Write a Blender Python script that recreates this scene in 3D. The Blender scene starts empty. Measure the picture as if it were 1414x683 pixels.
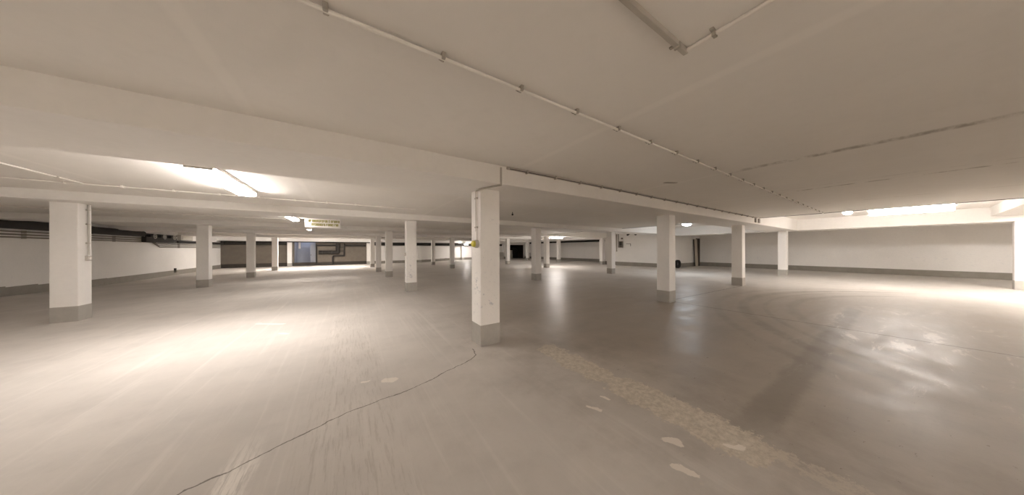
import bpy, bmesh, math, random
from mathutils import Vector, Matrix
random.seed(7)
C = bpy.context.scene.collection
PI = math.pi

# ------------------------------------------------------------------ helpers
def sm(t):
    t = max(0.0, min(1.0, t)); return t*t*(3-2*t)
def floor_z(x, y):
    return -0.17*sm((y-13)/8)*(1-sm((x-7)/5))

class MB:
    """collects shapes for one mesh object"""
    def __init__(s): s.bm = bmesh.new()
    def box(s, x0, x1, y0, y1, z0, z1, bev=0.0, mat=None, seg=2):
        r = bmesh.ops.create_cube(s.bm, size=1)
        vs = r['verts']
        for v in vs:
            v.co = Vector((x0+(v.co.x+.5)*(x1-x0), y0+(v.co.y+.5)*(y1-y0), z0+(v.co.z+.5)*(z1-z0)))
        if bev > 0:
            es = list({e for v in vs for e in v.link_edges})
            q = bmesh.ops.bevel(s.bm, geom=es, offset=bev, segments=seg, affect='EDGES', profile=.6)
            vs = list({v for f in q['faces'] for v in f.verts} | {v for v in vs if v.is_valid})
        if mat:
            for v in vs: v.co = mat @ v.co
        return s
    def cyl(s, p, q, r, n=14, r2=None):
        p = Vector(p); q = Vector(q); d = q-p
        m = Matrix.Translation((p+q)/2) @ d.to_track_quat('Z', 'Y').to_matrix().to_4x4()
        bmesh.ops.create_cone(s.bm, cap_ends=True, segments=n, radius1=r, radius2=r if r2 is None else r2, depth=d.length, matrix=m)
        return s
    def ball(s, p, r, sc=(1,1,1), n=12):
        bmesh.ops.create_uvsphere(s.bm, u_segments=n, v_segments=max(6, n//2+2), radius=r, matrix=Matrix.Translation(p) @ Matrix.Diagonal((*sc, 1)))
        return s
    def tube(s, pts, r, n=12):
        for a, b in zip(pts, pts[1:]): s.cyl(a, b, r, n)
        for p in pts[1:-1]: s.ball(p, r*1.0, n=n)
        return s
    def lathe(s, prof, mat, n=32):
        rings = []
        for (r, z) in prof:
            rings.append([s.bm.verts.new(mat @ Vector((r*math.cos(2*PI*i/n), r*math.sin(2*PI*i/n), z))) for i in range(n)])
        for A, B in zip(rings, rings[1:]):
            for i in range(n):
                s.bm.faces.new((A[i], A[(i+1) % n], B[(i+1) % n], B[i]))
        return s
    def prism(s, pts, d0, d1, mat):
        A = [s.bm.verts.new(mat @ Vector((x, y, d0))) for x, y in pts]
        B = [s.bm.verts.new(mat @ Vector((x, y, d1))) for x, y in pts]
        s.bm.faces.new(A[::-1]); s.bm.faces.new(B)
        for i in range(len(pts)):
            j = (i+1) % len(pts); s.bm.faces.new((A[i], A[j], B[j], B[i]))
        return s
    def build(s, name, m, parent=None, smooth=False):
        bmesh.ops.recalc_face_normals(s.bm, faces=s.bm.faces)
        me = bpy.data.meshes.new(name); s.bm.to_mesh(me); s.bm.free()
        me.materials.append(m)
        if smooth:
            me.polygons.foreach_set('use_smooth', [True]*len(me.polygons))
            try: me.set_sharp_from_angle(angle=math.radians(40))
            except Exception: pass
        o = bpy.data.objects.new(name, me); C.objects.link(o)
        if parent: o.parent = parent
        return o

def tag(o, label, cat, group=None, kind=None):
    o['label'] = label; o['category'] = cat
    if group: o['group'] = group
    if kind: o['kind'] = kind
    return o
def thing(name, label, cat, loc=(0,0,0), rz=0, group=None, kind=None):
    o = bpy.data.objects.new(name, None); C.objects.link(o)
    o.location = loc; o.rotation_euler = (0,0,rz); o.empty_display_size = .1
    return tag(o, label, cat, group, kind)
def struct(o, label=None):
    o['kind'] = 'structure'
    if label: o['label'] = label
    return o
def copy_part(src, parent, loc=None):
    c = src.copy(); C.objects.link(c); c.parent = parent
    if loc is not None: c.location = loc
    return c

# ------------------------------------------------------------------ node helpers
class NT:
    def __init__(s, name):
        s.m = bpy.data.materials.new(name); s.m.use_nodes = True
        s.t = s.m.node_tree; s.n = s.t.nodes; s.l = s.t.links
        s.b = s.n['Principled BSDF']
        g = s.n.new('ShaderNodeNewGeometry'); s.pos = g.outputs['Position']
        sp = s.n.new('ShaderNodeSeparateXYZ'); s.l.new(s.pos, sp.inputs[0]); s.x, s.y, s.z = sp.outputs
    def setin(s, sock, v):
        if isinstance(v, (int, float)): sock.default_value = v
        elif isinstance(v, tuple): sock.default_value = v if len(v) == len(sock.default_value) else (*v, 1)
        else: s.l.new(v, sock)
    def math(s, op, a, b=0.0, c=0.0, clamp=False):
        q = s.n.new('ShaderNodeMath'); q.operation = op; q.use_clamp = clamp
        s.setin(q.inputs[0], a); s.setin(q.inputs[1], b); s.setin(q.inputs[2], c)
        return q.outputs[0]
    def scale(s, v3, vec=None):
        q = s.n.new('ShaderNodeVectorMath'); q.operation = 'MULTIPLY'
        s.l.new(vec or s.pos, q.inputs[0]); q.inputs[1].default_value = v3
        return q.outputs[0]
    def noise(s, sc, detail=4, rough=.55, vec=None, dist=0.0):
        q = s.n.new('ShaderNodeTexNoise'); s.l.new(vec or s.pos, q.inputs['Vector'])
        q.inputs['Scale'].default_value = sc; q.inputs['Detail'].default_value = detail
        q.inputs['Roughness'].default_value = rough; q.inputs['Distortion'].default_value = dist
        return q.outputs['Fac']
    def ramp(s, v, lo, hi, a=0.0, b=1.0):
        if lo > hi: lo, hi, a, b = hi, lo, b, a
        q = s.n.new('ShaderNodeMapRange'); q.interpolation_type = 'SMOOTHSTEP'
        s.setin(q.inputs[0], v); q.inputs[1].default_value = lo; q.inputs[2].default_value = hi
        q.inputs[3].default_value = a; q.inputs[4].default_value = b
        return q.outputs[0]
    def mix(s, f, a, b):
        q = s.n.new('ShaderNodeMix'); q.data_type = 'RGBA'
        s.setin(q.inputs[0], f); s.setin(q.inputs[6], a); s.setin(q.inputs[7], b)
        return q.outputs[2]
    def mul(s, *a):
        r = a[0]
        for b in a[1:]: r = s.math('MULTIPLY', r, b)
        return r
    def add(s, a, b): return s.math('ADD', a, b)
    def mx(s, *a):
        r = a[0]
        for b in a[1:]: r = s.math('MAXIMUM', r, b)
        return r
    def segd(s, x, y, p, q):
        """distance to the segment p-q in plan"""
        (x0, y0), (x1, y1) = p, q; dx, dy = x1-x0, y1-y0; L = dx*dx+dy*dy
        u = s.math('SUBTRACT', x, x0); v = s.math('SUBTRACT', y, y0)
        t = s.math('ADD', s.mul(u, dx/L), s.mul(v, dy/L), clamp=True)
        a = s.math('SUBTRACT', u, s.mul(t, dx)); b = s.math('SUBTRACT', v, s.mul(t, dy))
        return s.math('SQRT', s.add(s.mul(a, a), s.mul(b, b)))
    def inv(s, v): return s.math('SUBTRACT', 1.0, v)
    def bump(s, h, strength=.2, dist=.01):
        q = s.n.new('ShaderNodeBump'); q.inputs['Strength'].default_value = strength; q.inputs['Distance'].default_value = dist
        s.l.new(h, q.inputs['Height']); s.l.new(q.outputs[0], s.b.inputs['Normal'])
    def col(s, v): s.setin(s.b.inputs['Base Color'], v)
    def rough(s, v): s.setin(s.b.inputs['Roughness'], v)
    def spec(s, v): s.b.inputs['Specular IOR Level'].default_value = v

def plain(name, c, rough=.6, var=.08, sc=8, metal=0.0):
    t = NT(name)
    k = t.noise(sc)
    d = tuple(max(0, v*(1-var)) for v in c); e = tuple(min(1, v*(1+var)) for v in c)
    t.col(t.mix(k, d, e)); t.rough(rough); t.b.inputs['Metallic'].default_value = metal
    return t.m
def emit(name, c, s):
    t = NT(name); t.col((.8,.8,.8))
    k = t.noise(3.0, 1); 
    t.b.inputs['Emission Color'].default_value = (*c, 1)
    t.setin(t.b.inputs['Emission Strength'], t.ramp(k, 0, 1, s*.97, s*1.03))
    return t.m

# ------------------------------------------------------------------ materials
def mat_paint(name, c, scuff=0.0, tint=(.55,.56,.62), thr=.61):
    t = NT(name)
    k = t.noise(1.3, 5); k2 = t.noise(14, 3)
    base = t.mix(k, tuple(v*.93 for v in c), tuple(min(1, v*1.04) for v in c))
    base = t.mix(t.mul(t.ramp(k2, .35, .75), .18), base, tuple(v*.86 for v in c))
    if scuff:
        n = t.noise(7, 6, .7); reg = t.mul(t.ramp(t.z, .35, .6), t.ramp(t.z, 1.35, .9))
        f = t.mul(t.ramp(n, thr, thr+.05), reg, scuff)
        n2 = t.noise(22, 3, .6); f2 = t.mul(t.ramp(n2, .66, .7), .3)
        base = t.mix(t.mx(f, f2), base, tint)
    t.col(base); t.rough(.75); t.spec(.3)
    t.bump(t.noise(60, 4), .12, .004)
    return t.m

M = {}
M['column'] = mat_paint('white_column_paint', (.86,.84,.81))
M['column_scuffed'] = mat_paint('scuffed_white_column_paint', (.86,.84,.81), .8, (.42,.43,.47), .575)
M['wall'] = mat_paint('white_wall_paint', (.85,.83,.80), .25)
M['dark_wall'] = plain('shade_brown_rear_wall', (.16,.138,.112), .9, .25, 3)  # dark brown carries the rear wall's shade in its colour
M['beam'] = mat_paint('beam_paint', (.82,.80,.77))
M['base'] = plain('grey_base_paint', (.39,.37,.335), .6, .15, 9)
M['baseboard'] = plain('dark_grey_skirting_paint', (.27,.25,.215), .7, .2, 4)
M['conduit'] = plain('grey_conduit', (.46,.43,.38), .45, .06)
M['white_pipe'] = plain('light_conduit', (.80,.77,.72), .45, .06)
M['clip'] = plain('grey_clip', (.40,.37,.32), .5, .08)
M['dark_clip'] = plain('dark_clip', (.10,.09,.08), .6)
M['black'] = plain('black_pipe_insulation', (.018,.015,.012), .75, .3, 6)
M['pipe'] = plain('dull_pipe_metal', (.20,.175,.14), .5, .15)
M['grey'] = plain('grey_plastic', (.5,.47,.43), .5, .06)
M['housing'] = plain('lamp_housing', (.55,.52,.48), .45, .05)
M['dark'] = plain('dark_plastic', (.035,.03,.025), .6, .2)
M['yellow'] = plain('yellow_green_plastic', (.55,.50,.06), .4, .08)
M['sign'] = plain('white_sign_board', (.80,.76,.71), .5, .03)
M['ink'] = plain('olive_sign_lettering', (.26,.24,.008), .5, .06)
M['mark'] = plain('grey_sign_mark', (.66,.58,.52), .5, .05)
M['rubber'] = plain('black_rubber', (.02,.019,.018), .8, .3, 20)
M['rim'] = plain('dull_rim', (.2,.19,.18), .5)
M['board'] = plain('pale_board', (.52,.46,.38), .75, .1, 4)
M['darkboard'] = plain('dark_board', (.06,.05,.042), .8, .45, 9)
M['blue'] = plain('blue_grey_paint', (.31,.325,.37), .6, .1)
M['box'] = plain('pale_carton', (.55,.52,.46), .8, .08)
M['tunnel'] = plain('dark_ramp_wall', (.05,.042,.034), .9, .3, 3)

WARM = (1.0, .925, .87)
LAMP = 60.0
M['lens'] = emit('lit_lamp_diffuser', WARM, LAMP)
M['lens_dim'] = emit('lit_lamp_diffuser_dim', WARM, LAMP*.45)
M['lens_strong'] = emit('lit_lamp_diffuser_strong', WARM, LAMP*1.9)
M['lens_front'] = emit('lit_lamp_diffuser_front', WARM, LAMP*.48)
M['lens_soft'] = emit('lit_lamp_diffuser_soft', WARM, LAMP*.28)
M['lens_fill_dim'] = emit('fill_lamp_diffuser_dim', WARM, LAMP*.75)  # weaker glow for the added fill lamps
M['lens_fill'] = emit('fill_lamp_diffuser', WARM, LAMP*1.15)  # stronger glow for the added fill lamps
M['lens_right'] = emit('lit_lamp_diffuser_right', WARM, LAMP*.27)
M['lens_cold'] = emit('lit_cold_lamp_glass', (.86,.93,1.0), LAMP*.7)
M['lens_blue'] = emit('lit_blue_recess_lamp', (.75,.82,1.0), LAMP*.2)

def mat_ceiling():
    t = NT('ceiling_concrete')
    c = (.83,.805,.765)
    k = t.noise(.55, 5, .6); k2 = t.noise(9, 5, .6)
    base = t.mix(k, tuple(v*.90 for v in c), tuple(v*1.06 for v in c))
    base = t.mix(t.mul(t.ramp(k2, .45, .8), .25), base, tuple(v*.88 for v in c))
    wob = t.math('MULTIPLY', t.math('SUBTRACT', t.noise(2.2, 4), .5), .05)
    xw = t.add(t.x, wob)
    # formwork joints every 2.77 m
    fr = t.math('ABSOLUTE', t.math('SUBTRACT', t.math('FRACT', t.math('DIVIDE', t.math('ADD', xw, 2.77*20-2.07+1.385), 2.77)), .5))
    d = t.mul(fr, 2.77)
    band = t.mul(t.ramp(d, .06, .02), .28)
    base = t.mix(band, base, tuple(v*1.12 for v in c))
    # stained joints near the step
    n = t.noise(3.0, 5, .65, vec=t.scale((.6, 1.6, 1)))
    for x0, wd, st in ((4.87, .11, .6), (7.6, .06, .6), (7.25, .05, .2), (10.38, .05, .3)):
        f = t.mul(t.ramp(t.math('ABSOLUTE', t.math('SUBTRACT', xw, x0)), wd, wd*.2), t.ramp(n, .38, .62), st, t.ramp(t.y, 1.7, .9))
        base = t.mix(f, base, (.20,.17,.13))
    # one flaked spot beside the conduit
    f = t.mul(t.ramp(t.add(t.segd(t.x, t.y, (4.66, 2.28), (4.82, 2.2)), t.mul(t.math('SUBTRACT', k2, .5), .06)), .05, .03), .65)
    base = t.mix(f, base, (.22,.19,.16))
    t.col(base); t.rough(.85); t.spec(.2)
    t.bump(t.noise(45, 5), .15, .004)
    return t.m
M['ceiling'] = mat_ceiling()

def mat_floor():
    t = NT('worn_concrete_floor')
    big = t.noise(.35, 5, .6); med = t.noise(2.0, 6, .65); fine = t.noise(24, 5, .7)
    c = (.62,.585,.545)
    base = t.mix(t.ramp(big, .3, .7), tuple(v*.84 for v in c), tuple(v*1.05 for v in c))
    base = t.mix(t.mul(t.ramp(med, .42, .75), .45), base, tuple(v*.74 for v in c))
    base = t.mix(t.mul(t.ramp(fine, .5, .8), .18), base, tuple(v*.7 for v in c))
    # wheel streaks along the aisle
    s1 = t.noise(3.0, 5, .7, vec=t.scale((3.2, .10, 1)), dist=.3)
    base = t.mix(t.mul(t.ramp(s1, .5, .72), .30), base, tuple(min(1, v*1.22) for v in c))
    s2 = t.noise(3.0, 5, .7, vec=t.scale((.12, 2.6, 1)), dist=.4)
    base = t.mix(t.mul(t.ramp(s2, .52, .78), t.ramp(t.x, 2, 4), .35), base, tuple(v*.68 for v in c))
    # darker, dirtier floor to the right of the column
    reg = t.mul(t.ramp(t.add(t.x, t.mul(t.math('SUBTRACT', med, .5), 1.6)), 1.1, 3.4), t.ramp(t.x, 14, 10), t.ramp(t.y, 9, 4))
    base = t.mix(t.mul(reg, .74), base, t.mix(t.ramp(med, .3, .7), (.33,.285,.23), (.25,.21,.165)))
    wx = t.add(t.x, t.mul(t.math('SUBTRACT', t.noise(3.0, 6, .7), .5), .16))
    wy = t.add(t.y, t.mul(t.math('SUBTRACT', t.noise(3.3, 6, .7, vec=t.scale((1.1, 1, 1))), .5), .16))
    edge = t.mul(t.math('SUBTRACT', t.noise(6, 6, .75), .5), .36)
    # wheel track rings
    u = t.math('SUBTRACT', t.x, 10.0); v = t.add(t.y, 4.0)
    rr = t.math('SQRT', t.add(t.mul(u, u), t.mul(v, v)))
    for r0, w, st in ((6.45, .13, .5), (6.05, .06, .3), (5.6, .12, .34), (6.95, .1, .25)):
        f = t.mul(t.ramp(t.math('ABSOLUTE', t.math('SUBTRACT', rr, r0)), w*1.3, w*.3), st, t.ramp(med, .25, .6), t.ramp(t.y, -.6, .6))
        base = t.mix(f, base, (.17,.145,.115))
    # dark straight stain under the ceiling run
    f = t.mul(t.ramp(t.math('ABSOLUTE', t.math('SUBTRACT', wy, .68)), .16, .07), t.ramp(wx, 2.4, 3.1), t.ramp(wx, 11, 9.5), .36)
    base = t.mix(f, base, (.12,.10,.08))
    # pale worn areas on the right
    pw = t.noise(1.6, 6, .7, vec=t.scale((.5, 1.8, 1)), dist=.6)
    f = t.mul(t.ramp(pw, .56, .66), t.ramp(t.x, 4, 5), t.ramp(t.x, 12, 9), t.ramp(t.y, 1.2, .4), .65)
    base = t.mix(f, base, (.60,.54,.46))
    # scraped pale strip of filler
    rag = t.mul(t.math('SUBTRACT', t.noise(26, 6, .8), .5), .22)
    d = t.math('MINIMUM', t.segd(t.x, t.y, (2.44, 2.78), (2.42, 1.9)), t.math('SUBTRACT', t.segd(t.x, t.y, (2.44, 1.6), (2.46, .68)), .035))
    d = t.add(t.add(d, t.mul(edge, 1.15)), rag)
    f = t.mul(t.ramp(d, .18, .165), t.ramp(t.noise(30, 5, .75), .30, .50, .45, 1.0), .9)
    strip = f
    base = t.mix(f, base, t.mix(t.ramp(t.noise(18, 6, .75), .35, .65), (.47,.42,.345), (.66,.60,.51)))
    # flakes scattered beside the strip
    fl = t.noise(9, 6, .8)
    f = t.mul(t.ramp(fl, .645, .665), t.ramp(t.segd(t.x, t.y, (2.3, 2.6), (2.25, .3)), .75, .25), .6)
    base = t.mix(f, base, (.60,.545,.46))
    # small dark specks
    f = t.mul(t.ramp(t.noise(17, 4, .7, vec=t.scale((.55, 1.2, 1))), .655, .70), t.ramp(t.x, 1.5, 3), t.ramp(t.x, 9, 6), .55)
    base = t.mix(f, base, (.11,.09,.07))
    d = t.add(t.segd(t.x, t.y, (2.5, .5), (2.52, -.6)), t.add(t.mul(edge, 1.9), rag))
    base = t.mix(t.mul(t.ramp(d, .10, .07), t.ramp(fl, .42, .55), .65), base, (.55,.50,.42))
    # chips
    spots = [((.33,3.13),(.41,3.09),.045), ((.13,3.22),(.18,3.2),.02), ((2.02,.98),(2.06,.92),.028), ((1.82,.86),(1.88,.74),.022),
             ((1.86,1.6),(1.9,1.5),.02), ((2.08,1.62),(2.1,1.55),.018), ((2.35,.72),(2.4,.66),.025), ((-1.1,6.6),(-1.5,6.9),.05), ((-.9,5.8),(-1.0,5.9),.04)]
    for p, q, r in spots:
        d = t.add(t.segd(wx, wy, p, q), t.mul(edge, .12))
        base = t.mix(t.mul(t.ramp(d, r*1.2, r*.9), .9), base, (.76,.71,.64))
    # scraped mark in the tyre lane at the lower edge
    lane = t.noise(8, 5, .75, vec=t.scale((5, .35, 1)))
    f = t.mul(t.ramp(t.math('ABSOLUTE', t.math('SUBTRACT', wx, -.62)), .12, .04), t.ramp(t.y, 2.9, 2.2), t.ramp(lane, .4, .55), .65)
    base = t.mix(f, base, (.88,.84,.78))
    f = t.mul(t.ramp(t.math('ABSOLUTE', t.math('SUBTRACT', wx, .02)), .45, .2), t.ramp(t.y, 9, 5), t.ramp(lane, .5, .62), .28)
    base = t.mix(f, base, (.30,.265,.225))
    # cracks and joints
    jx = t.add(t.x, t.mul(t.math('SUBTRACT', t.noise(5, 5, .6), .5), .09)); jy = t.add(t.y, t.mul(t.math('SUBTRACT', t.noise(5.5, 5, .6), .5), .09))
    pts = [(1.52,3.42),(1.47,3.2),(1.25,3.06),(.56,2.79),(0,2.70),(-.87,2.33),(-2.2,1.9)]
    ds = [t.segd(jx, jy, a, b) for a, b in zip(pts, pts[1:])]
    dm = ds[0]
    for d in ds[1:]: dm = t.math('MINIMUM', dm, d)
    crack = t.ramp(dm, .009, .003)
    d2 = t.math('MINIMUM', t.segd(jx, jy, (7.45, 3.4), (7.5, -2)), t.segd(jx, jy, (7.3, 3.6), (12.8, 3.45)))
    crack = t.mx(t.mul(crack, .75), t.mul(t.ramp(d2, .03, .01), .55))
    base = t.mix(crack, base, (.10,.085,.07))
    # dirt gathered at the foot of the nearest column
    t.col(base)
    t.rough(t.add(t.add(t.ramp(t.x, .6, 3.0, .42, 0.0), t.ramp(t.add(t.mul(med, .6), t.mul(pw, .4)), .35, .65, .48, .30)), t.add(t.mul(crack, .2), t.mul(strip, .25)))); t.spec(.30)
    h = t.add(t.mul(fine, .35), t.add(t.mul(med, .8), t.mul(crack, -1.5)))
    t.bump(h, .16, .012)
    return t.m
M['floor'] = mat_floor()

# ------------------------------------------------------------------ plan (metres): X along the beams, Y across them, camera above the origin
AX = [-4.84, 1.81, 7.35, 12.88, 19.5]
BY = [-2.16, 3.594, 9.357, 15.109, 20.83, 26.6, 32.4]
XL, XR, YB, YF = -9.5, 24.8, 32.62, -9.0
STEP, ZC, ZR = 13.15, 2.6, 2.89

# floor
bm = MB(); nx, ny = 72, 86
g = [[bm.bm.verts.new((XL-1+(XR+3-XL)*i/nx, YF-1+(YB+6-YF)*j/ny, 0)) for j in range(ny+1)] for i in range(nx+1)]
for r in g:
    for v in r: v.co.z = floor_z(v.co.x, v.co.y)
for i in range(nx):
    for j in range(ny): bm.bm.faces.new((g[i][j], g[i+1][j], g[i+1][j+1], g[i][j+1]))
struct(bm.build('floor', M['floor'], smooth=True), 'worn stained concrete garage floor')

# ceilings
struct(MB().box(XL-.3, STEP, YF-.3, YB+.3, ZC, ZC+.5).build('ceiling', M['ceiling']), 'low painted concrete ceiling')
struct(MB().box(STEP, XR+.3, YF-.3, YB+.3, ZR, ZR+.2).build('ceiling_raised', M['ceiling']), 'raised ceiling bay on the right')

struct(MB().box(STEP-.015, STEP+.02, YF, YB, ZC-.012, ZC+.06).build('trim_20', M['dark']), 'dark strip along the edge of the low ceiling')  # thin dark strip along the step edge

# walls
def wall(name, x0, x1, y0, y1, z1, m='wall', z0=-.3): return struct(MB().box(x0, x1, y0, y1, z0, z1).build(name, M[m]))
wall('wall_left', XL-.3, XL, YF, YB+.3, 2.62)
wall('wall_right', XR, XR+.3, YF, 9.42, 2.92)
wall('wall_front', XL, XR, YF-.3, YF, 2.92)
wall('wall_inner_back', 19.9, XR+.3, 9.42, 9.62, 2.92)
wall('wall_inner_right', 19.9, 20.1, 9.62, 15.1, 2.92)
wall('wall_return', 20.1, 23.6, 14.9, 15.1, 2.92)
wall('wall_far_right', 23.3, 23.6, 15.1, YB+.3, 2.92)
OX0, OX1, OZ = -4.55, -2.86, 2.3
PX0, PX1, PZ = 20.45, 23.2, 2.07
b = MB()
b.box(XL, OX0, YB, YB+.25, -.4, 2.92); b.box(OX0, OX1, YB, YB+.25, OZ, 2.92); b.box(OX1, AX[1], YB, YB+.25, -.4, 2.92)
struct(b.build('wall_back', M['dark_wall']), 'rear wall with its shade put into a dark brown colour')
b = MB()
b.box(AX[1], PX0, YB, YB+.25, -.4, 2.92); b.box(PX0, PX1, YB, YB+.25, PZ, 2.92); b.box(PX1, 23.6, YB, YB+.25, -.4, 2.92)
struct(b.build('wall_rear', M['wall']), 'white rear wall beyond the columns')
# blue-lit recess behind the rear wall
b = MB(); b.box(OX0-.1, OX0, YB+.25, YB+1.7, -.4, 2.6); b.box(OX1, OX1+.1, YB+.25, YB+1.7, -.4, 2.6)
b.box(OX0-.1, OX1+.1, YB+1.7, YB+1.8, -.4, 2.6); b.box(OX0, OX1, YB+.25, YB+1.7, 2.5, 2.6)
struct(b.build('wall_recess', M['blue']), 'blue-grey lit recess')
# dark ramp tunnel with an arched portal
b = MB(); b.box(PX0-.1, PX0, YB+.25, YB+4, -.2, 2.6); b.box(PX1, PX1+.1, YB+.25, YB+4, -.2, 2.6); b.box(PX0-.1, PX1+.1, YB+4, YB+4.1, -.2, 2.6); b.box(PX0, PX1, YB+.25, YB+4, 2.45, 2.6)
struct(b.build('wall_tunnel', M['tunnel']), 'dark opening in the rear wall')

# skirting (painted dark)
def skirt(name, x0, x1, y0, y1, h=.31, m='baseboard'):
    z = min(floor_z(x0, y0), floor_z(x1, y1), floor_z(x0, y1))-.03
    return struct(MB().box(x0, x1, y0, y1, z, (max(floor_z(x0, y0), floor_z(x1, y1)) if h > .4 else z+.03)+h, .006).build(name, M[m]))
b = MB()
ys = [YF+i*(YB-YF)/40 for i in range(41)]
for a0, a1 in zip(ys, ys[1:]):
    b.box(XL, XL+.025, a0, a1, floor_z(XL, a0)-.05, floor_z(XL, (a0+a1)/2)+.31)
struct(b.build('baseboard_left', M['baseboard']))
skirt('baseboard_right', XR-.025, XR, YF, 9.42)
skirt('baseboard_inner_back', 19.9, XR, 9.395, 9.42)
skirt('baseboard_inner_right', 19.875, 19.9, 9.395, 15.1)
skirt('baseboard_far_right', 23.275, 23.3, 15.1, YB)
skirt('baseboard_back', XL, AX[1], YB-.03, YB, .34, 'tunnel')
b = MB()
xs = [AX[1]+i*(PX0-AX[1])/30 for i in range(31)]
for a0, a1 in zip(xs, xs[1:]): b.box(a0, a1, YB-.025, YB, floor_z(a0, YB)-.1, floor_z(a0, YB)+.31)
struct(b.build('baseboard_rear', M['baseboard']))

# ceiling beams (part of the room)
HW = .555
Z1 = [2.35, 2.35, 2.42, 2.42, 2.42, 2.40, 2.24]
n = 1
for k, y in enumerate(BY):
    x1 = 19.2 if k not in (2, 3) else 19.95
    bm = MB()
    if k == 0:
        bm.box(XL, STEP, y-HW, y+HW, 2.35, ZC+.01, .006, seg=1); bm.box(STEP+.001, x1, y-HW, y+HW, 2.56, ZR+.01, .006, seg=1)
    else:
        bm.box(XL, x1, y-HW, min(y+HW, YB), Z1[k], ZR+.001, .006, seg=1)
    o = bm.build('trim_%d' % n, M['beam']); n += 1
    struct(o, ['shallow ceiling beam behind the viewer', 'wide white ceiling beam over the nearest column', 'second wide ceiling beam across the garage', 'third wide ceiling beam across the garage', 'fourth ceiling beam across the garage', 'fifth ceiling beam across the garage', 'deep ceiling beam along the rear wall'][k])
for y0, y1 in ((YF, 9.42), (15.1, 31.8)):
    o = MB().box(19.2, 20.3, y0, y1, 2.35, ZR+.001, .006, seg=1).build('trim_%d' % n, M['beam']); n += 1
    struct(o, 'ceiling beam running across the ends of the others')

# ------------------------------------------------------------------ columns
W = .165
shaft0 = {}
def column(i, j, label, top=None):
    x, y = AX[i], BY[j]; fz = floor_z(x, y)
    t = thing('column', label, 'column', (x, y, fz), group='white concrete columns', kind='thing')
    zt = (top if top else Z1[j]+.02)-fz
    MB().box(-W, W, -W, W, .30, zt, .014, seg=2).build('shaft', M['column_scuffed' if i == 1 and j < 3 else 'column'], t)
    bb = MB().box(-W-.003, W+.003, -W-.003, W+.003, -.04, .31, .010, seg=2).build('painted_base', M['base'], t)
    bb['label'] = 'grey painted column base'
    return t
L = {
 (0,2): 'white square column with grey base and switch conduit, before the pipe-lined white wall',
 (0,3): 'white column standing just left of the corner where black wall pipes end',
 (0,4): 'greyish shaded column, second behind the one with the switch, before the brown wall',
 (0,5): 'narrow shaded column with one bright side, before the brown rear wall',
 (0,6): 'small white column against the rear wall beside the blue recess',
 (1,1): 'largest white column, nearest of all, carrying the yellow-green button',
 (1,2): 'scuffed white column, first behind the column with the yellow-green button',
 (1,3): 'white column just left of the scuffed one, first of the close row behind it',
 (1,4): 'dim grey column with dark base, second of the close row behind the scuffed one',
 (1,5): 'slim dim column third of the close row behind the scuffed one',
 (1,6): 'pale far column at the right end of the black duct on the rear wall',
 (2,1): 'tall white column with the black tyre behind its right edge',
 (2,2): 'two-toned white column next to the right of the largest one, half bright half grey',
 (2,4): 'dim column with dark base midway between scuffed and largest column, bigger of two there',
 (2,5): 'slim column with bright left edge, left of the dim one midway',
 (2,6): 'faint far column against the rear wall just right of the scuffed column',
 (3,1): 'grey-faced column with bright right edge before the inner white wall',
 (3,2): 'shaded column with dark base next to the wall-mounted switch box',
 (3,3): 'shaded column with dark base immediately right of the two-toned column',
 (3,4): 'slim pale column with a dark base foot, left of the dark ramp opening',
 (3,6): 'tiny dark column in front of the bright rear wall, just left of the largest column',
 (4,0): 'bright white column cut by the picture edge, before the long white wall',
 (4,1): 'bright white column under the meeting of two beams, before the long white wall',
 (4,3): 'bright white column at the end of the inner wall, behind the shaded dark-based one',
 (4,4): 'small bright white column under the distant lit lamp',
 (4,5): 'small pale column at the right side of the dark ramp opening',
 (4,6): 'thin white column at the left side of the dark ramp opening',
}
for (i, j), lb in L.items():
    column(i, j, lb, top=2.45 if i == 4 else None)

# ------------------------------------------------------------------ lamps
def batten(x, y0, y1, z, label, lens='lens', w=.16, group='lit ceiling lamps', dp=0.0):
    cy = (y0+y1)/2; h = (y1-y0)/2
    t = thing('ceiling_lamp', label, 'lamp', (x, cy, z), group=group)
    MB().box(-w*.5, w*.5, -h, h, -.055, 0, .008).build('housing', M['housing'], t)
    b = MB(); b.box(-w*.46, w*.46, -h+.03, h-.03, -.125-dp, -.05, .04, seg=3)
    b.build('diffuser', M[lens], t, smooth=True)
    e = MB(); e.box(-w*.49, w*.49, -h-.004, -h+.035, -.10, -.01, .01); e.build('end_cap', M['housing'], t)
    e = MB(); e.box(-w*.49, w*.49, h-.035, h+.004, -.10, -.01, .01); e.build('end_cap', M['housing'], t)
    return t
batten(-1.64, 4.95, 6.9, ZC, 'large lit strip lamp behind the front beam, near the column with the switch', 'lens_front', w=.26)
batten(-1.62, 10.6, 12.05, ZC, 'lit strip lamp on the ceiling just left of the hanging sign', 'lens_soft', w=.2)
batten(-1.75, 15.75, 17.2, ZC, 'small lit lamp seen under the beam below the hanging sign', 'lens_dim')
batten(-3.9, 27.5, 28.9, ZC, 'far lit lamp before the deep rear beam, in front of the blue recess', 'lens_strong')
batten(-.7, 27.5, 28.9, ZC, 'far lit lamp before the deep rear beam, in front of the bent duct', 'lens_strong')
batten(16.2, -.85, .80, ZR, 'long lit lamp in the raised ceiling bay above the long white wall', 'lens_right', w=.24, dp=.13)
o = batten(13.85, 14.4, 15.8, 2.42, 'distant lit lamp under the third beam, just right of a shaded dark-based column', 'lens')
o.rotation_euler.z = PI/2
batten(16.2, 17.2, 18.6, ZR, 'far lit lamp in the raised bay behind the third beam', 'lens_right')
batten(16.2, 23.2, 24.0, ZR, 'tiny lit lamp beyond the two-toned column', 'lens_dim')
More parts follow.
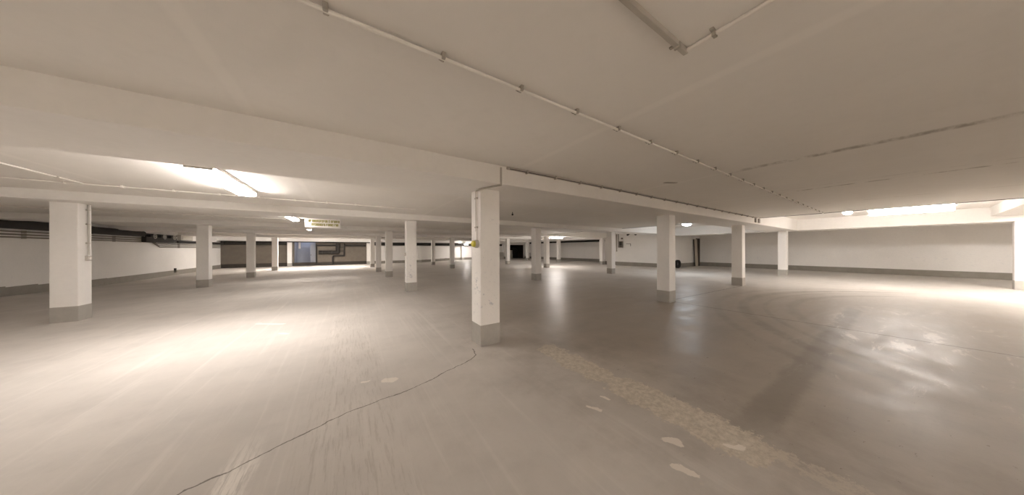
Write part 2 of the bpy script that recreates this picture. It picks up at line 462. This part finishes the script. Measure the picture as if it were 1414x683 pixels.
batten(12.9, 30.6, 31.7, 2.16, 'far lit lamp at the rear wall just left of the largest column')
# unseen fill lamps added behind the viewer to lift the near bay
for x, ln, pl in ((-6.8, 'lens_fill', 'over the outer aisle'), (-1.6, 'lens_fill', 'over the left aisle'), (4.2, 'lens_fill_dim', 'over the middle aisle'), (10.0, 'lens_fill_dim', 'over the right aisle')):
    batten(x, -6.4, -4.9, ZC, 'unseen fill lamp added in the bay behind the viewer, ' + pl, ln, w=.2)
batten(16.2, -4.5, -2.95, ZR, 'unseen fill lamp added in the raised bay beyond the picture edge', 'lens_strong', w=.2, dp=.06)  # added out of frame to brighten the floor and wall at right
def round_lamp(x, y, z, r, label, lens):
    t = thing('ceiling_lamp', label, 'lamp', (x, y, z), group='lit ceiling lamps')
    I = Matrix.Identity(4)
    MB().lathe([(.001,0),(r,0),(r,-.05),(r*.94,-.06),(.001,-.06)], I).build('housing', M['housing'], t, smooth=True)
    MB().lathe([(r*.9,-.055),(r*.88,-.09),(r*.7,-.13),(r*.4,-.15),(.001,-.155)], I).build('glass_cover', M[lens], t, smooth=True)
    return t
round_lamp(16.1, 6.75, ZR, .24, 'round cold-white lamp glowing above the leaning boards', 'lens_cold')
round_lamp(16.2, 1.25, ZR, .13, 'small round lit lamp at the end of the long lamp', 'lens')
t = thing('recess_lamp', 'small cold lamp glowing at the top of the blue recess', 'lamp', (-3.7, YB+.9, 2.5))
MB().box(-.3, .3, -.06, .06, -.05, 0, .01).build('housing', M['housing'], t)
MB().box(-.28, .28, -.05, .05, -.12, -.045, .02).build('diffuser', M['lens_blue'], t)

# ------------------------------------------------------------------ conduits and cables
# long conduit with saddle clips across the near ceiling
y0 = 1.475
t = thing('ceiling_conduit', 'long straight thin conduit with clips crossing the near ceiling', 'conduit', (0, y0, ZC))
MB().cyl((-4.5, 0, -.028), (13.1, 0, -.028), .011, 12).build('tube', M['white_pipe'], t, smooth=True)
MB().cyl((-4.5, .0155, -.012), (13.1, .0155, -.012), .0035, 8).build('cable', M['dark_clip'], t, smooth=True)
def clip_mb():
    b = MB(); b.box(-.011, .011, -.022, .02, -.038, 0, .004); b.box(-.012, .012, .018, .05, -.012, 0, .003)
    return b
c0 = clip_mb().build('clip', M['clip'], t)
c0.location = (-.09-.558*3, 0, 0)
s0 = MB().cyl((0, .036, -.017), (0, .036, -.011), .0065, 8).build('screw', M['dark_clip'], c0)
for k in range(-2, 24): copy_part(s0, copy_part(c0, t, (-.09+.558*k, 0, 0)))
# bent run overhead
t = thing('ceiling_trunking', 'bent grey trunking forming a corner overhead, cut by the top edge', 'conduit', (1.63, .69, ZC))
MB().box(-2.6, .014, -.012, .014, -.03, 0, .004).build('channel', M['conduit'], t)
MB().cyl((0, .0, -.016), (0, -2.0, -.016), .0105, 12).build('tube', M['white_pipe'], t, smooth=True)
b = clip_mb(); q = b.build('clip', M['clip'], t); q.location = (0, -.14, 0); q.rotation_euler = (0,0,PI/2); q.scale = (.8,.8,.8)
for p in (-.14-.5,-.14-1.0): q2 = copy_part(q, t, (0, p, 0))
q3 = copy_part(q, t, (-.09, 0, -.01)); q3.rotation_euler = (0,0,0)
# cable run along the top edge of the front beam, from the nearest column
yb = BY[1]-HW
t = thing('beam_conduit', 'dark cable run along the top edge of the front beam, ending at two small boxes', 'conduit', (0, yb, ZC))
MB().box(1.86, 12.75, -.032, -.001, -.034, -.002, .003).build('channel', M['conduit'], t)
MB().cyl((1.9, -.037, -.03), (12.7, -.037, -.03), .007, 8).build('cable', M['dark_clip'], t, smooth=True)
cc = MB().box(-.012, .012, -.05, 0, -.05, 0, .004).build('clip', M['clip'], t); cc.location = (2.2, 0, 0)
for k in range(1, 19): copy_part(cc, t, (2.2+.56*k, 0, 0))
for x in (12.62, 12.98):
    bx = MB().box(-.07, .07, -.06, 0, -.20, -.05, .012).build('junction_box', M['grey'], t); bx.location = (x, 0, 0)
# drop from the beam onto the nearest column
xc, yc = AX[1]-W, BY[1]
t = thing('column_conduit', 'thin conduit running down the beam and the nearest column to the yellow-green button', 'conduit', (xc, yc, 0))
P = [(.12, -HW-.02, ZC-.03), (.12, -HW-.02, 2.33), (-.022, -.19, 2.33), (-.022, -.07, 2.33)]
MB().tube(P, .013, 10).build('bent_tube', M['conduit'], t, smooth=True)
MB().cyl((-.016, -.07, 2.34), (-.016, -.07, 1.58), .010, 10).build('tube', M['white_pipe'], t, smooth=True)
MB().cyl((-.012, -.035, 2.34), (-.012, -.035, 1.72), .009, 10).build('tube', M['conduit'], t, smooth=True)
for z in (2.22, 1.78): MB().box(-.03, 0, -.09, -.015, z-.012, z+.012, .004).build('clip', M['clip'], t)
t = thing('push_button', 'round yellow-green button on the bright side of the nearest column', 'button', (xc, yc-.06, 1.53))
R = Matrix.Rotation(-PI/2, 4, 'Y')
MB().lathe([(.001,0),(.062,0),(.064,.03),(.055,.05),(.001,.052)], R, 24).build('housing', M['grey'], t, smooth=True)
MB().lathe([(.05,.048),(.05,.062),(.042,.085),(.02,.095),(.001,.096)], R, 24).build('button', M['yellow'], t, smooth=True)['label'] = 'yellow-green push button'

# switch conduit on the left column, its right-hand face
xs, yv = AX[0]+W, BY[2]
t = thing('switch_conduit', 'white conduit on the side of the large column before the pipe-lined wall', 'conduit', (xs, yv, 0))
MB().tube([(.026, .03, 2.41), (.026, .03, 1.35)], .014, 10).build('tube', M['grey'], t, smooth=True)
for z in (2.3, 2.0, 1.6): MB().box(0, .036, .005, .055, z-.012, z+.012, .003).build('clip', M['clip'], t)
t = thing('light_switch', 'small white switch box at the foot of the conduit on the big left-hand column', 'switch', (xs, yv+.03, 1.28))
MB().box(0, .05, -.045, .045, -.05, .055, .01).build('housing', M['grey'], t)
MB().box(.048, .058, -.022, .022, -.028, .028, .004).build('rocker', M['sign'], t)
# small switch on the scuffed column
t = thing('light_switch', 'small pale switch on the left edge of the scuffed white column', 'switch', (AX[1]-W, BY[2]-.05, 1.28))
MB().box(-.05, 0, -.045, .045, -.05, .05, .01).build('housing', M['grey'], t)
MB().box(-.058, -.048, -.02, .02, -.025, .025, .004).build('rocker', M['sign'], t)

# conduit in the second bay with bright clips
t = thing('ceiling_conduit', 'pale conduit with white clips on the ceiling beside the large strip lamp', 'conduit', (0, 7.57, ZC))
MB().cyl((-9.3, 0, -.022), (1.6, 0, -.022), .011, 10).build('tube', M['white_pipe'], t, smooth=True)
c1 = MB().box(-.016, .016, -.028, .028, -.042, 0, .006).build('clip', M['sign'], t); c1.location = (-3.99-.59*6, 0, 0)
for k in range(-5, 10): copy_part(c1, t, (-3.99+.59*k, 0, 0))
t = thing('ceiling_cable', 'short pale cable across the ceiling at the picture edge left of the strip lamp', 'cable', (-3.8, 0, ZC))
MB().cyl((0, 4.2, -.014), (0, 7.55, -.014), .012, 10).build('tube', M['white_pipe'], t, smooth=True)
for yy in (5.4, 6.3, 7.1): MB().box(-.02, .02, yy-.012, yy+.012, -.03, 0, .004).build('clip', M['clip'], t)
t = thing('ceiling_conduit', 'faint pale conduit on the ceiling running to the lamp beside the sign', 'conduit', (0, 12.4, ZC))
MB().cyl((-9.3, 0, -.022), (-1.6, 0, -.022), .012, 10).build('tube', M['white_pipe'], t, smooth=True)
c2 = copy_part(c1, t, (-8.0, 0, 0))
for k in range(1, 11): copy_part(c1, t, (-8.0+.6*k, 0, 0))
# hook
t = tag(MB().cyl((0, 0, 0), (0, 0, -.06), .012, 8).ball((0, 0, -.075), .032).build('ceiling_hook', M['dark'], smooth=True), 'small dark knob under the ceiling right of the nearest column', 'hook')
t.location = (4.3, 6.66, ZC)
t = thing('smoke_detector', 'small pale detector below the beam above the black duct', 'detector', (-1.3, 23.6, ZC))
MB().lathe([(.001,0),(.06,0),(.06,-.03),(.04,-.06),(.001,-.06)], Matrix.Identity(4), 20).build('base', M['sign'], t, smooth=True)
MB().lathe([(.04,-.055),(.03,-.08),(.001,-.085)], Matrix.Identity(4), 20).build('sensor', M['grey'], t, smooth=True)

# ------------------------------------------------------------------ hanging sign
t = thing('ceiling_sign', 'white hanging sign with two lines of olive-yellow lettering', 'sign', (-.81, 11.75, 2.43))
MB().box(-.53, .53, -.02, .02, -.165, .15, .006).build('board', M['sign'], t)
rnd = random.Random(4)
for row, (zc, x0, x1) in enumerate(((.068, -.42, .49), (-.062, -.34, .49))):
    b = MB(); x = x0
    while x < x1:
        w = rnd.choice((.034, .04, .046)); k = rnd.random()
        y0_, y1_ = -.024, -.0195
        b.box(x, x+.016, y0_, y1_, zc-.044, zc+.044)
        b.box(x, x+w, y0_, y1_, zc+.026, zc+.044)
        if k > .35: b.box(x, x+w, y0_, y1_, zc-.044, zc-.026)
        if k > .2: b.box(x+w-.014, x+w, y0_, y1_, zc-.044, zc+.044)
        if k < .6: b.box(x, x+w, y0_, y1_, zc-.006, zc+.006)
        x += w+.006
        if rnd.random() < .10: x += .02
    b.build('lettering', M['ink'], t)['label'] = ('upper', 'lower')[row]+' line of olive-yellow lettering'
b = MB(); b.box(-.49, -.40, -.024, -.0195, -.085, -.03); b.box(-.49, -.46, -.024, -.0195, .08, .10)
b.build('emblem', M['mark'], t)
for x in (-.42, .42): MB().cyl((x, 0, .145), (x, 0, .165), .008, 8).build('hanger', M['clip'], t)

# ------------------------------------------------------------------ pipes on the left wall
xw = XL
def wall_pipe(label, pts, r, m, name='wall_pipe', brackets=(), cat='pipe', group=None):
    t = thing(name, label, cat, (0, 0, 0), group=group)
    MB().tube(pts, r, 14).build('tube', M[m], t, smooth=True)
    for p in brackets:
        MB().box(min(p[0], xw), p[0]+.01, p[1]-.02, p[1]+.02, p[2]-.015-r, p[2]+.015+r, .003).build('bracket', M['pipe'], t)
    return t
wall_pipe('thick black insulated pipe along the top of the left-hand white wall', [(xw+.19, 2, 2.32), (xw+.19, 22.1, 2.32)], .155, 'black', brackets=[(xw+.19, y, 2.32) for y in (10, 14.5, 19)])
lb = ['uppermost', 'second', 'lowest']
for k, z in enumerate((2.09, 1.99, 1.895)):
    wall_pipe('%s of three thin pipes below the thick black pipe on the left-hand wall' % lb[k],
              [(xw+.08, 2, z), (xw+.08, 22.9+.15*k, z), (xw+.08, 23.6+.15*k, z-.27), (xw+.08, 32.3, z-.27)], .024, 'pipe', group='thin pipes on the left-hand wall',
              brackets=[(xw+.08, y, z) for y in (11.5, 16.5, 20.5)]+[(xw+.08, y, z-.27) for y in (26, 30)])
t = thing('pipe_manifold', 'black valve manifold with three pale round handwheels on the left-hand wall pipes', 'valve', (xw+.16, 23.6, 2.16))
MB().box(-.04, .14, -1.4, 1.5, -.28, .02, .03).box(-.03, .12, -1.4, 1.6, .14, .2, .02).build('body', M['black'], t)
for k, y in enumerate((-.7, .2, 1.2)):
    MB().box(-.1, .12, y-.28, y+.28, .01, .16, .02).build('block', M['black'], t)
    w = MB().lathe([(.10,-.02),(.14,-.02),(.14,.02),(.10,.02),(.10,-.02)], Matrix.Translation((.15, y, .06)) @ Matrix.Rotation(PI/2, 4, 'Y'), 20)
    w.cyl((.10, y, .06), (.16, y, .06), .05, 12); w.build('handwheel', M['grey'], t, smooth=True)
t = thing('control_box', 'pale box on the left-hand wall beside the black valve manifold', 'box', (xw+.12, 26.6, 2.27))
MB().box(-.1, .08, -.75, .75, -.18, .18, .02).build('housing', M['grey'], t)
MB().box(.08, .095, -.6, .6, -.13, .13, .008).build('lid', M['box'], t)
wall_pipe('black pipe continuing along the left-hand wall beyond the valve manifold', [(xw+.2, 25.3, 1.98), (xw+.2, 32.35, 1.98)], .09, 'black')
t = thing('floor_valve', 'small dark valve on the skirting of the left-hand white wall', 'valve', (xw+.03, 25.6, floor_z(xw, 25.6)+.3))
MB().cyl((0, 0, -.1), (0, 0, .14), .06, 12).build('body', M['dark'], t, smooth=True); MB().box(-.03, .1, -.1, .1, -.12, -.02, .02).build('foot', M['pipe'], t)

# pipes at the rear wall
yr = YB-.2
wall_pipe('thick black pipe along the brown rear wall under the ceiling beam', [(XL+.3, yr-.05, 2.06), (-5.05, yr-.05, 2.06)], .16, 'black')
wall_pipe('black pipe under the rear beam left of the bent duct', [(OX1+.1, yr+.03, 1.88), (-.95, yr+.03, 1.88)], .075, 'black')
wall_pipe('long black pipe along the top of the rear wall right of the bent duct', [(-.35, yr+.03, 1.86), (1.55, yr+.03, 1.86)], .10, 'black')
wall_pipe('thin dark pipe hung under the rear beam over the blue recess', [(XL+.3, 31.7, 2.19), (12.0, 31.7, 2.19)], .045, 'black')
wall_pipe('black pipe run on the bright rear wall left of the largest column', [(2.1, 32.08, 2.02), (18.8, 32.08, 2.02)], .13, 'black')
t = thing('ventilation_duct', 'fat black horizontal duct bending upward on the rear wall', 'duct', (0, yr, 0))
MB().tube([(-2.6, 0, 1.16), (-.98, 0, 1.16), (-.98, 0, 2.1)], .19, 18).build('duct_body', M['black'], t, smooth=True)
for x in (-2.3, -1.5): MB().cyl((x-.03, 0, 1.16), (x+.03, 0, 1.16), .21, 18).build('collar', M['dark'], t, smooth=True)
t = thing('drain_pipe', 'thin black stepped pipe right of the fat duct on the rear wall', 'pipe', (0, yr+.08, 0))
MB().tube([(-.42, 0, 2.1), (-.42, 0, .80), (-1.36, 0, .80), (-1.42, 0, .6), (-1.42, 0, -.15)], .075, 14).build('tube', M['black'], t, smooth=True)
for z in (1.3, 1.7): MB().box(-.8, -.42, -.03, .03, z-.03, z+.03, .006).build('cross_bar', M['dark'], t)
t = tag(MB().tube([(-2.78, YB-.06, .0), (-2.78, YB-.06, 2.0)], .06, 12).build('drain_pipe', M['black'], smooth=True), 'dark vertical pipe at the right edge of the blue recess', 'pipe')
t = thing('recess_door', 'pale blue upright panel at the right side of the blue recess', 'panel', (-3.1, YB+.5, floor_z(-3.1, YB)))
MB().box(-.22, .2, -.03, .03, 0, 2.1, .01).build('leaf', M['blue'], t)
MB().box(-.2, -.16, -.07, -.03, 1.0, 1.14, .008).build('handle', M['dark'], t)
t = thing('notice_panel', 'narrow pale strip panel high in the blue recess', 'panel', (-4.2, YB+.6, 1.9))
MB().box(-.08, .08, -.02, .02, -.35, .35, .006).box(-.012, .012, -.01, .01, .34, .62).build('strip', M['sign'], t)

# ------------------------------------------------------------------ fittings on the inner wall
xi = 19.9
t = thing('switch_box', 'dark switch box on the inner white wall right of the shaded column', 'box', (xi, 13.4, 1.82))
MB().box(-.14, 0, -.16, .16, -.28, .27, .015).build('housing', M['pipe'], t)
MB().box(-.155, -.138, -.12, .12, -.10, .22, .008).build('cover', M['dark'], t)
MB().box(-.155, -.138, -.1, .1, -.22, -.15, .006).build('lower_cover', M['dark'], t)
t = tag(MB().tube([(xi-.03, 13.86, 2.7), (xi-.03, 13.86, 1.27)], .03, 10).ball((xi-.03, 13.86, 1.25), .055).build('wall_conduit', M['pipe'], smooth=True), 'longer of two thin vertical pipes left of the dark switch box', 'conduit')
t = tag(MB().tube([(xi-.03, 13.68, 2.72), (xi-.03, 13.68, 1.58), (xi-.03, 13.5, 1.58)], .03, 10).build('wall_conduit', M['pipe'], smooth=True), 'shorter vertical pipe bending into the dark switch box', 'conduit')
t = tag(MB().box(xi-.07, xi, 13.26, 13.42, 2.26, 2.40, .02).cyl((xi-.085, 13.34, 2.33), (xi-.06, 13.34, 2.33), .045, 12).build('wall_socket', M['pipe']), 'small square box on the inner wall above the dark switch box', 'box')
t = tag(MB().tube([(xi-.02, 12.95, 1.86), (xi-.02, 12.55, 1.86), (xi-.02, 12.55, 1.66)], .016, 8).build('wall_cable', M['dark'], smooth=True), 'short bent dark cable on the inner wall right of the switch box', 'cable')
for y, lbx in ((12.7, 'dark swivelling fitting high on the inner wall, nearer the switch box'), (12.0, 'dark flat fitting high on the inner wall, farther from the switch box')):
    t = thing('wall_mounted_spot', lbx, 'spotlight', (xi, y, 2.68))
    MB().box(-.04, 0, -.08, .08, -.05, .05, .01).build('mount', M['pipe'], t)
    MB().cyl((-.02, 0, 0), (-.14, .02, -.06), .035, 12).ball((-.16, .02, -.07), .09, (1, 1.1, .8)).build('head', M['dark'], t, smooth=True)

# leaning boards and tyre at the corner
t = thing('leaning_board', 'tall pale board leaning in the corner of the inner wall', 'board', (23.82, 9.28, 0))
Rm = Matrix.Rotation(math.radians(-2.6), 4, 'Y') @ Matrix.Rotation(math.radians(-1.2), 4, 'X')
MB().box(-.26, .26, -.02, .02, .012, 2.2, .006, mat=Rm).build('panel', M['board'], t)
b = MB(); b.box(-.285, -.255, -.024, .024, .02, 2.19, .004, mat=Rm); b.build('edge_strip', M['darkboard'], t)
t = thing('leaning_board', 'dark speckled board standing behind the pale leaning board', 'board', (24.3, 9.378, 0))
MB().box(-.33, .36, -.015, .015, 0, 2.27, .004).build('panel', M['darkboard'], t)
b = MB()
for z in (.5, 1.2, 1.9): b.box(-.33, .36, -.020, -.013, z-.02, z+.02, .002)
b.build('batten', M['dark'], t)
t = thing('car_tyre', 'black tyre standing against the inner wall beside the tall white column', 'tyre', (20.55, 9.22, .30))
T = Matrix.Rotation(PI/2, 4, 'X') @ Matrix.Rotation(0, 4, 'Z')
prof = [(.19,-.08),(.24,-.10),(.285,-.095),(.30,-.075),(.302,0),(.30,.075),(.285,.095),(.24,.10),(.19,.08),(.185,0),(.19,-.08)]
MB().lathe(prof, T, 40).build('tyre_body', M['rubber'], t, smooth=True)
b = MB()
for k in range(40):
    a = 2*PI*k/40; mm = T @ Matrix.Rotation(a, 4, 'Z')
    b.box(.297, .306, -.012, .012, -.07, .07, .002, mat=mm, seg=1)
b.build('tread', M['rubber'], t)
MB().lathe([(.186,-.05),(.14,-.03),(.05,-.02),(.001,-.02)], T, 24).build('wheel_disc', M['rim'], t, smooth=True)

# things at the ramp opening
t = thing('storage_box', 'lower pale carton inside the dark ramp opening', 'carton', (20.95, YB+.6, 0), group='pale cartons in the ramp opening')
MB().box(-.33, .33, -.25, .25, 0, .72, .015).build('body', M['box'], t)
MB().box(-.33, .33, -.255, -.249, .33, .36).build('tape', M['grey'], t)
t = thing('storage_box', 'upper pale carton stacked inside the dark ramp opening', 'carton', (20.97, YB+.6, .72), group='pale cartons in the ramp opening')
MB().box(-.28, .28, -.23, .23, 0, .55, .015).build('body', M['box'], t)
MB().box(-.28, .28, -.235, -.229, .25, .28).build('tape', M['grey'], t)
pts = [(-1.02, 0), (-1.02, 1.05)]+[(1.0*math.cos(PI-k*PI/12)*1.0, 1.05+.62*math.sin(k*PI/12)) for k in range(1, 12)]+[(1.02, 1.05), (1.02, 0)]
t = thing('arched_gate', 'black arched gate inside the dark ramp opening', 'gate', (22.15, YB+1.6, 0))
Q = Matrix.Rotation(PI/2, 4, 'X')
MB().prism(pts, -.06, .06, Q).build('leaf', M['dark'], t)
pts2 = [(x*.9, z*.93) for x, z in pts]
MB().prism(pts2, .05, .09, Q).build('panel', M['black'], t)
t = thing('waste_bin', 'dark bin against the far wall right of the ramp opening', 'bin', (22.95, 31.2, 0))
MB().cyl((0, 0, 0), (0, 0, .78), .2, 20, .25).build('body', M['dark'], t, smooth=True)
MB().lathe([(.26,.77),(.27,.80),(.2,.86),(.001,.88)], Matrix.Identity(4), 20).build('lid', M['black'], t, smooth=True)
t = tag(MB().tube([(23.26, 24.6, 2.3), (23.26, 24.6, 1.4)], .03, 10).ball((23.24, 24.6, 1.36), .07).build('wall_conduit', M['pipe'], smooth=True), 'thin vertical pipe on the far white wall beside the small bright column', 'conduit')
wall_p = thing('wall_pipe', 'dark pipe along the top of the far white wall under the distant lamp', 'pipe')
MB().tube([(23.14, 15.3, 2.33), (23.14, 31.5, 2.33)], .10, 12).build('tube', M['black'], wall_p, smooth=True)
t = thing('stacked_crate', 'pale crates by the rear wall left of the thin white column', 'crate', (18.6, 32.1, 0))
MB().box(-.45, .45, -.25, .25, .0, .42, .02).build('crate', M['box'], t); MB().box(-.40, .42, -.24, .24, .43, 1.0, .02).build('crate', M['grey'], t)

# ------------------------------------------------------------------ camera, world, view
cam = bpy.data.cameras.new('camera'); co = bpy.data.objects.new('camera', cam); C.objects.link(co)
th = 1.0; f = 350.6
fw = Vector((math.cos(th), math.sin(th), 0)); rt = Vector((math.sin(th), -math.cos(th), 0)); up = Vector((0,0,1))
m = Matrix((rt, up, -fw)).transposed().to_4x4() @ Matrix.Rotation(-.003, 4, 'Z')
m.translation = (0, 0, 1.45); co.matrix_world = m
cam.sensor_fit = 'HORIZONTAL'; cam.sensor_width = 36; cam.lens = 36*f/1414
cam.shift_y = 2.05/1414; cam.clip_start = .05; cam.clip_end = 200
S = bpy.context.scene; S.camera = co
w = bpy.data.worlds.new('world'); S.world = w; w.use_nodes = True
w.node_tree.nodes['Background'].inputs[0].default_value = (0,0,0,1); w.node_tree.nodes['Background'].inputs[1].default_value = 0
v = S.view_settings; v.view_transform = 'Standard'; v.look = 'None'; v.gamma = 1; v.use_curve_mapping = False; v.exposure = 1.38
cy = S.cycles; cy.max_bounces = 11; cy.diffuse_bounces = 9; cy.glossy_bounces = 4; cy.sample_clamp_indirect = 6
cy.caustics_reflective = False; cy.caustics_refractive = False
